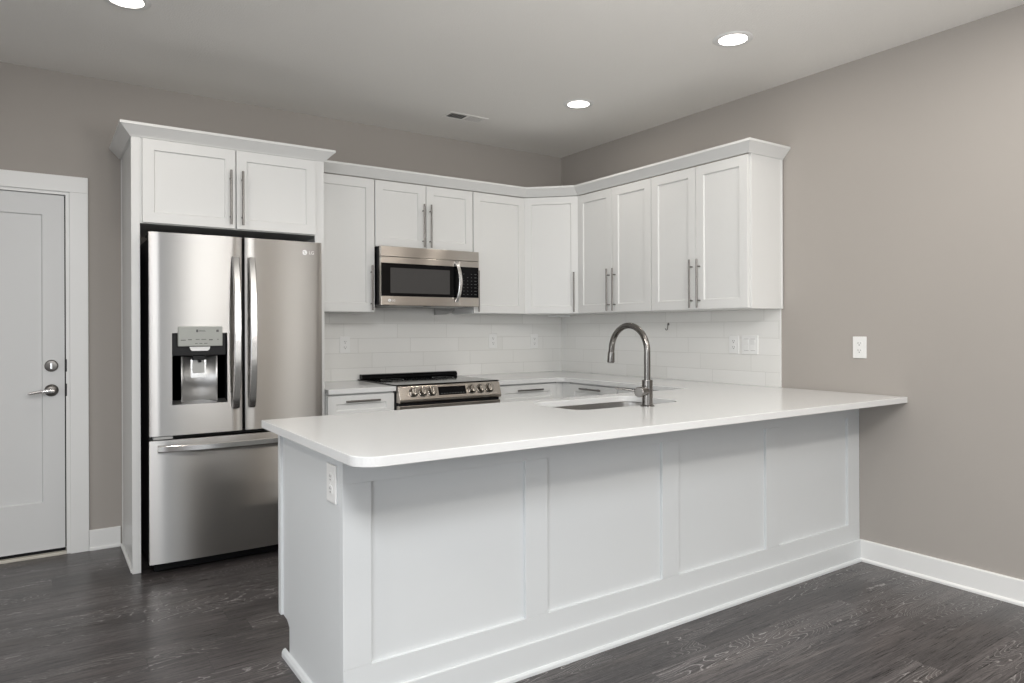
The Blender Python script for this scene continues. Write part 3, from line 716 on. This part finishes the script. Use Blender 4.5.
# ------------------------------------------------------------ refrigerator
RX0, RX1, RYF = -3.232, -2.335, -0.719
RC = (RX0 + RX1) / 2
def ry(x): return RYF - 0.010 * (1 - ((x - RC) / ((RX1 - RX0) / 2)) ** 2)
t = thing('refrigerator', 'stainless steel french-door refrigerator with water dispenser and bottom freezer drawer', 'refrigerator', (RC, -0.35, 0))
T = lambda name, bm, mat, par=None, smooth=False, lab=None: obj(name, bm, mat, par or t, smooth, world=True, label=lab)
bm = BM(); box(bm, RX0 + 0.012, RX1 - 0.008, -0.640, -0.03, 0.04, 1.745, 0.004)
T('case', bm, 'case')
bm = BM(); box(bm, RX0 + 0.03, RX1 - 0.03, -0.655, -0.55, 0.012, 0.055, 0.003); T('kick_grille', bm, 'black')
for x in (RX0 + 0.05, RX1 - 0.05):
    bm = BM(); lathe(bm, [(0.022, 0), (0.022, 0.018), (0.012, 0.02), (0.012, 0.045)], 18, Matrix.Translation((x, -0.60, 0))); T('foot', bm, 'black')
    bm = BM(); box(bm, x - 0.05, x + 0.05, -0.700, -0.58, 1.7455, 1.760, 0.004); T('hinge_cover', bm, 'black')
def curved_door(x0, x1, z0, z1, yb, hole=None, nx=16):
    bm = BM(); xs = [x0 + (x1 - x0) * i / nx for i in range(nx + 1)]; zs = [z0, z1]
    if hole:
        xs = sorted(set([x for x in xs if not (abs(x - hole[0]) < 0.012 or abs(x - hole[1]) < 0.012)] + [hole[0], hole[1]])); zs = [z0, hole[2], hole[3], z1]
    V = {}
    edge = 0.004
    for i, x in enumerate(xs):
        for k, z in enumerate(zs): V[i, k] = bm.verts.new((x, ry(x) + (edge if i in (0, len(xs) - 1) else 0), z))
    for i in range(len(xs) - 1):
        for k in range(len(zs) - 1):
            if hole and hole[0] - 1e-6 <= xs[i] and xs[i + 1] <= hole[1] + 1e-6 and k == 1: continue
            bm.faces.new((V[i, k], V[i + 1, k], V[i + 1, k + 1], V[i, k + 1]))
    bound = [e for e in bm.edges if len(e.link_faces) == 1]
    def outer_e(e): return all(abs(v.co.x - x0) < 1e-6 or abs(v.co.x - x1) < 1e-6 or abs(v.co.z - z0) < 1e-6 or abs(v.co.z - z1) < 1e-6 for v in e.verts)
    r = bmesh.ops.extrude_edge_only(bm, edges=[e for e in bound if outer_e(e)])
    for v in r['geom']:
        if isinstance(v, bmesh.types.BMVert): v.co.y = yb
    if hole:
        inn = [e for e in bound if not outer_e(e) and e.is_valid]
        r = bmesh.ops.extrude_edge_only(bm, edges=inn)
        for v in r['geom']:
            if isinstance(v, bmesh.types.BMVert): v.co.y = v.co.y + 0.003
    bmesh.ops.recalc_face_normals(bm, faces=bm.faces[:])
    # front must face -y
    fr = [f for f in bm.faces if abs(f.normal.y) > 0.9]
    if sum(f.normal.y for f in fr) > 0:
        for f in bm.faces: f.normal_flip()
    return bm
HX0, HX1, HZ0, HZ1 = -3.126, -2.857, 0.876, 1.248
dl = T('door', curved_door(RX0, -2.7815, 0.719, 1.766, -0.655, (HX0, HX1, HZ0, HZ1)), 'steel', None, True)
drr = T('door', curved_door(-2.7655, RX1, 0.719, 1.766, -0.655), 'steel', None, True)
dw = T('freezer_drawer', curved_door(RX0, RX1, 0.066, 0.697, -0.655), 'steel', None, True)
bm = BM(); box(bm, RX0 + 0.02, RX1 - 0.01, -0.66, -0.641, 0.10, 1.74); T('gasket', bm, 'black')
for z in (0.70, ):
    bm = BM(); box(bm, RX0 + 0.02, RX0 + 0.11, -0.712, -0.66, 0.7005, 0.7155, 0.002); T('hinge', bm, 'grey')
def dbox(bm, x0, x1, y0, y1, z0, z1, bev=0.0): box(bm, x0, x1, y0, y1, z0, z1, bev)
# dispenser recess
bm = BM(); yb = -0.660
dbox(bm, HX0 - 0.002, HX0, -0.7215, yb, HZ0, HZ1); dbox(bm, HX1, HX1 + 0.002, -0.7215, yb, HZ0, HZ1)
dbox(bm, HX0, HX1, -0.7215, yb, HZ1, HZ1 + 0.002); dbox(bm, HX0, HX1, yb, yb + 0.002, HZ0, HZ1)
ds = T('dispenser_recess', bm, 'black', dl)
bm = BM(); prism(bm, [(-0.7225, HZ0 + 0.0005), (yb, HZ0 + 0.018), (yb, HZ0 + 0.0005)], 'x', HX0 + 0.0005, HX1 - 0.0005); T('drip_tray', bm, 'disp', ds)
bm = BM(); cxm = (HX0 + HX1) / 2; nseg = 20; rows = []
for i in range(nseg + 1):
    a = -1 + 2 * i / nseg; x = cxm + a * 0.088; y = yb - 0.006 - 0.040 * a * a
    rows.append((bm.verts.new((x, y, HZ0 + 0.010)), bm.verts.new((x, y, 1.125))))
for p_, q_ in zip(rows, rows[1:]): bm.faces.new((p_[0], q_[0], q_[1], p_[1]))
so = T('dispenser_back', bm, 'disp', ds, True); md = so.modifiers.new('th', 'SOLIDIFY'); md.thickness = 0.002
bm = BM(); dbox(bm, HX0 + 0.001, HX1 - 0.001, -0.706, yb - 0.001, 1.128, HZ1 - 0.001, 0.004); T('dispenser_housing', bm, 'black', ds)
bm = BM(); prism(bm, [(x, z) for x, z in [(cxm - 0.050, 1.176), (cxm + 0.050, 1.176), (cxm + 0.047, 1.162), (cxm + 0.038, 1.154), (cxm - 0.038, 1.154), (cxm - 0.047, 1.162)]], 'y', -0.722, -0.700); T('dispenser_lip', bm, 'plate', ds)
bm = BM(); dbox(bm, cxm - 0.032, cxm + 0.032, -0.700, -0.662, 1.104, 1.129, 0.003); lathe(bm, [(0.008, 1.092), (0.008, 1.105)], 14, Matrix.Translation((cxm + 0.004, -0.690, 0))); T('nozzle', bm, 'black', ds)
bm = BM(); prism(bm, rrect(cxm - 0.040, cxm + 0.040, 1.010, 1.110, 0.010), 'y', -0.6735, -0.668); pd = T('paddle', bm, 'chrome', ds)
bm = BM(); prism(bm, rrect(cxm - 0.029, cxm + 0.029, 1.034, 1.102, 0.005), 'y', -0.677, -0.6736); T('paddle_pad', bm, 'grey', pd)
bm = BM(); dbox(bm, -3.099, -2.882, -0.736, -0.700, 1.178, 1.282, 0.004); cp = T('control_panel', bm, 'panel', dl)
bm = BM(); yy = -0.7365
for x, z, w_, h in [(-3.075, 1.211, 0.024, 0.004), (-3.043, 1.213, 0.018, 0.004), (-3.006, 1.214, 0.018, 0.003), (-2.976, 1.214, 0.024, 0.003), (-2.941, 1.212, 0.018, 0.005), (-2.906, 1.214, 0.008, 0.003), (-3.012, 1.193, 0.012, 0.003), (-2.990, 1.193, 0.014, 0.003), (-2.966, 1.193, 0.016, 0.003), (-2.985, 1.262, 0.030, 0.002), (-2.983, 1.257, 0.034, 0.002)]:
    dbox(bm, x - w_ / 2, x + w_ / 2, yy, yy + 0.0006, z - h / 2, z + h / 2)
dbox(bm, -3.013, -3.003, yy, yy + 0.0006, 1.252, 1.266); dbox(bm, -2.914, -2.902, yy, yy + 0.0006, 1.253, 1.265)
T('control_marks', bm, 'mark', cp)
# handles
def bow(n, fn): return [fn(i / n) for i in range(n + 1)]
for par, hx in ((dl, -2.816), (drr, -2.733)):
    bm = BM(); z0, z1 = 0.845, 1.655
    def fn(s):
        z = z0 + (z1 - z0) * s; b_ = 1 - (2 * s - 1) ** 2
        return (hx, ry(hx) - 0.012 - 0.050 * b_ ** 0.8, z)
    sweep_rect(bm, bow(28, fn), (1, 0, 0), 0.037, 0.018, 0.005); 
    for z in (z0 + 0.010, z1 - 0.010): dbox(bm, hx - 0.014, hx + 0.014, ry(hx) - 0.016, ry(hx) + 0.001, z - 0.010, z + 0.010, 0.002)
    T('handle', bm, 'chrome', par, True)
bm = BM(); xa, xb = RX0 + 0.040, RX1 - 0.040
def fn(s):
    x = xa + (xb - xa) * s; b_ = 1 - (2 * s - 1) ** 2
    return (x, ry(x) - 0.012 - 0.042 * b_ ** 0.7, 0.655)
sweep_rect(bm, bow(36, fn), (0, 0, 1), 0.034, 0.018, 0.005)
for x in (xa + 0.012, xb - 0.012): dbox(bm, x - 0.012, x + 0.012, ry(x) - 0.016, ry(x) + 0.003, 0.643, 0.667, 0.002)
T('handle', bm, 'chrome', dw, True)
def badge(parent, x, z, y, r, col='logo'):
    bm = BM(); lathe(bm, [(r, 0), (r, 0.0012), (r * 0.92, 0.0016), (0, 0.0016)], 28, Matrix.Translation((x, y, z)) @ Matrix.Rotation(PI / 2, 4, 'X'))
    bd = T('logo_badge', bm, col, parent)
    bm = BM(); yb_ = y - 0.0016
    # ring emblem marks: short bar, foot bar, dot
    box(bm, x - r * 0.10, x + r * 0.06, yb_ - 0.0004, yb_, z - r * 0.45, z + r * 0.45)
    box(bm, x - r * 0.10, x + r * 0.35, yb_ - 0.0004, yb_, z - r * 0.45, z - r * 0.30)
    box(bm, x - r * 0.50, x - r * 0.25, yb_ - 0.0004, yb_, z + r * 0.15, z + r * 0.40)
    T('logo_mark', bm, 'grey', bd)
    return bd
b_ = badge(drr, -2.436, 1.705, ry(-2.436) + 0.0012, 0.0150)
tm = text_mesh('logo_lettering', 'LG', 0.026, 'logo', b_, Matrix.Translation(Vector((-2.412, ry(-2.40) - 0.0004, 1.696)) - wloc(b_)) @ FRONT)

# ------------------------------------------------------------ microwave
MX0, MX1, MYF, MZ0, MZ1 = -1.833, -1.0785, -0.410, 1.424, 1.8175
t = thing('microwave', 'stainless over-the-range microwave with black glass door and curved handle', 'microwave', ((MX0 + MX1) / 2, -0.2, MZ0))
bm = BM(); box(bm, MX0 + 0.002, MX1 - 0.004, MYF + 0.028, -0.010, MZ0 + 0.004, MZ1 - 0.001, 0.003); T('case', bm, 'black')
bm = BM(); box(bm, MX0, MX1, MYF, MYF + 0.027, 1.7475, MZ1 - 0.002, 0.002); T('vent_strip', bm, 'microwave_steel')
xs_ = -1.2385
bm = BM(); box(bm, MX0, xs_ - 0.0012, MYF, MYF + 0.027, MZ0, 1.7455, 0.002); md_ = T('door', bm, 'microwave_steel')
bm = BM(); box(bm, MX0 + 0.001, xs_ - 0.004, MYF - 0.0022, MYF + 0.001, 1.485, 1.7045, 0.001); gl = T('door_glass', bm, 'glass', md_)
bm = BM(); prism(bm, rrect(-1.766, -1.318, 1.506, 1.674, 0.004), 'y', MYF - 0.0030, MYF - 0.0021); T('window_screen', bm, 'mesh', gl)
bm = BM(); box(bm, xs_ + 0.0005, MX1, MYF, MYF + 0.027, MZ0, 1.7455, 0.002); cpn = T('control_panel', bm, 'microwave_steel')
bm = BM(); box(bm, xs_ + 0.002, MX1 - 0.004, MYF - 0.0022, MYF + 0.001, 1.487, 1.7045, 0.001); kp = T('keypad', bm, 'glass', cpn)
bm = BM(); yk = MYF - 0.0027
for i in range(4):
    for k in range(7):
        if (i * 7 + k * 3) % 5 == 0 and k > 4: continue
        x = -1.205 + i * 0.032; z = 1.510 + k * 0.024
        wq = 0.004 if i < 3 else 0.009
        box(bm, x - wq, x + wq, yk, yk + 0.0006, z - 0.0016, z + 0.0016)
T('key_marks', bm, 'mark', kp)
bm = BM(); z0, z1 = 1.455, 1.735
def fn(s):
    z = z0 + (z1 - z0) * s; b_ = 1 - (2 * s - 1) ** 2
    return (-1.267 + 0.012 * b_, MYF - 0.006 - 0.040 * b_ ** 0.8, z)
sweep_rect(bm, bow(24, fn), (1, 0, 0), 0.026, 0.014, 0.004); 
for z in (z0 + 0.008, z1 - 0.008): box(bm, -1.276, -1.258, MYF - 0.010, MYF, z - 0.007, z + 0.007, 0.002)
T('handle', bm, 'chrome', md_, True)
b_ = badge(md_, -1.772, 1.4565, MYF, 0.0105)
text_mesh('logo_lettering', 'LG', 0.021, 'logo', b_, Matrix.Translation(Vector((-1.756, MYF - 0.0004, 1.449)) - wloc(b_)) @ FRONT)
bm = BM(); box(bm, MX0 + 0.08, MX0 + 0.34, -0.36, -0.15, MZ0 - 0.006, MZ0 + 0.004, 0.003); T('grease_filter', bm, 'grey')
bm = BM(); box(bm, MX1 - 0.36, MX1 - 0.10, -0.36, -0.15, MZ0 - 0.006, MZ0 + 0.004, 0.003); T('grease_filter', bm, 'grey')
bm = BM(); prism(bm, [(-1.235, 1.429), (-1.075, 1.429), (-1.075, 1.405), (-1.10, 1.388), (-1.15, 1.376), (-1.235, 1.372)], 'y', -0.045, -0.020); T('rear_vent_flap', bm, 'grey')

# ------------------------------------------------------------ range
GX0, GX1 = -1.8335, -1.0785
t = thing('range_stove', 'stainless slide-in electric range with six front knobs and black backguard', 'range', ((GX0 + GX1) / 2, -0.35, 0))
bm = BM(); box(bm, GX0 + 0.003, GX1 - 0.003, -0.640, -0.03, 0.03, 0.905, 0.002); T('body', bm, 'case')
for x in (GX0 + 0.06, GX1 - 0.06):
    for y in (-0.58, -0.10):
        bm = BM(); lathe(bm, [(0.018, 0), (0.018, 0.012), (0.010, 0.014), (0.010, 0.035)], 14, Matrix.Translation((x, y, 0))); T('foot', bm, 'black')
bm = BM(); box(bm, GX0 - 0.008, GX1 + 0.008, -0.655, -0.016, 0.9065, 0.9135, 0.002); ck = T('cooktop', bm, 'glass')
for x, y, r in ((-1.66, -0.47, 0.11), (-1.26, -0.47, 0.10), (-1.66, -0.2, 0.08), (-1.26, -0.2, 0.08)):
    bm = BM(); lathe(bm, [(r - 0.002, 0.9136), (r - 0.002, 0.9139), (r, 0.9139), (r, 0.9136)], 40, Matrix.Translation((x, y, 0)), cap=False); T('burner_ring', bm, 'grey', ck)
bm = BM(); prism(bm, [(-0.070, 0.9136), (-0.070, 0.930), (-0.060, 0.944), (-0.046, 0.947), (-0.012, 0.947), (-0.012, 0.9136)], 'x', GX0 + 0.008, GX1 + 0.014, 0.004); T('backguard', bm, 'glass')
# control panel: sloped steel fascia
pf = [(-0.640, 0.800), (-0.690, 0.800), (-0.699, 0.806), (-0.699, 0.822), (-0.672, 0.899), (-0.664, 0.9055), (-0.640, 0.9055)]
bm = BM(); prism(bm, pf, 'x', GX0, GX1, 0.003); cpn = T('control_panel', bm, 'range_steel')
sl = Vector((0, 0.027, 0.077)).normalized(); nrm = Vector((0, -0.077, 0.027)).normalized()
def onp(x, s, out=0.0): return Vector((x, -0.699, 0.822)) + sl * s + nrm * out
def slope_box(bm, x0, x1, s0, s1, out0, out1):
    vs = [bm.verts.new(onp(x, s, o_)) for o_ in (out0, out1) for s in (s0, s1) for x in (x0, x1)]
    for f_ in [(0, 2, 3, 1), (4, 5, 7, 6), (0, 1, 5, 4), (1, 3, 7, 5), (3, 2, 6, 7), (2, 0, 4, 6)]: bm.faces.new([vs[i] for i in f_])
    bmesh.ops.recalc_face_normals(bm, faces=bm.faces[:])
bm = BM(); slope_box(bm, -1.556, -1.352, 0.016, 0.072, -0.001, 0.0012); dp = T('display', bm, 'glass', cpn)
bm = BM()
for k in range(9): slope_box(bm, -1.540 + k * 0.0205, -1.530 + k * 0.0205, 0.024, 0.028, 0.0010, 0.0016)
for k in range(0): slope_box(bm, -1.50 + k * 0.04, -1.486 + k * 0.04, 0.046, 0.055, 0.0010, 0.0016)
T('display_marks', bm, 'mark', dp)
for x in (-1.733, -1.667, -1.604, -1.304, -1.236, -1.168):
    Mk = Matrix.Translation(onp(x, 0.045)) @ nrm.to_track_quat('Z', 'Y').to_matrix().to_4x4()
    bm = BM(); lathe(bm, [(0.029, 0), (0.029, 0.003), (0.0265, 0.004), (0.025, 0.026), (0.022, 0.030), (0.0, 0.031)], 28, Mk); kn = T('knob', bm, 'knob', cpn, True)
    bm = BM(); box(bm, -0.004, 0.004, -0.022, 0.022, 0.028, 0.037, 0.0015); bm.transform(Mk); T('knob_grip', bm, 'knob', kn)
    bm = BM(); lathe(bm, [(0.0315, 0.0), (0.0315, 0.0022), (0.0285, 0.0022)], 28, Mk, cap=False); T('knob_ring', bm, 'black', kn)
bm = BM(); box(bm, GX0 + 0.004, GX1 - 0.004, -0.672, -0.6405, 0.770, 0.7995); T('shadow_gap', bm, 'black')
bm = BM(); box(bm, GX0 + 0.002, GX1 - 0.002, -0.690, -0.6405, 0.235, 0.782, 0.003); od = T('oven_door', bm, 'range_steel')
bm = BM(); box(bm, GX0 + 0.07, GX1 - 0.07, -0.692, -0.689, 0.32, 0.66, 0.001); T('oven_window', bm, 'glass', od)
bm = BM(); tube(bm, [(GX0 + 0.04, -0.735, 0.725), (GX1 - 0.04, -0.735, 0.725)], 0.012, 16)
for x in (GX0 + 0.07, GX1 - 0.07): tube(bm, [(x, -0.689, 0.725), (x, -0.735, 0.725)], 0.009, 12)
T('handle', bm, 'chrome', od, True)
bm = BM(); box(bm, GX0 + 0.002, GX1 - 0.002, -0.688, -0.6405, 0.07, 0.228, 0.003); T('storage_drawer', bm, 'steel_plain')
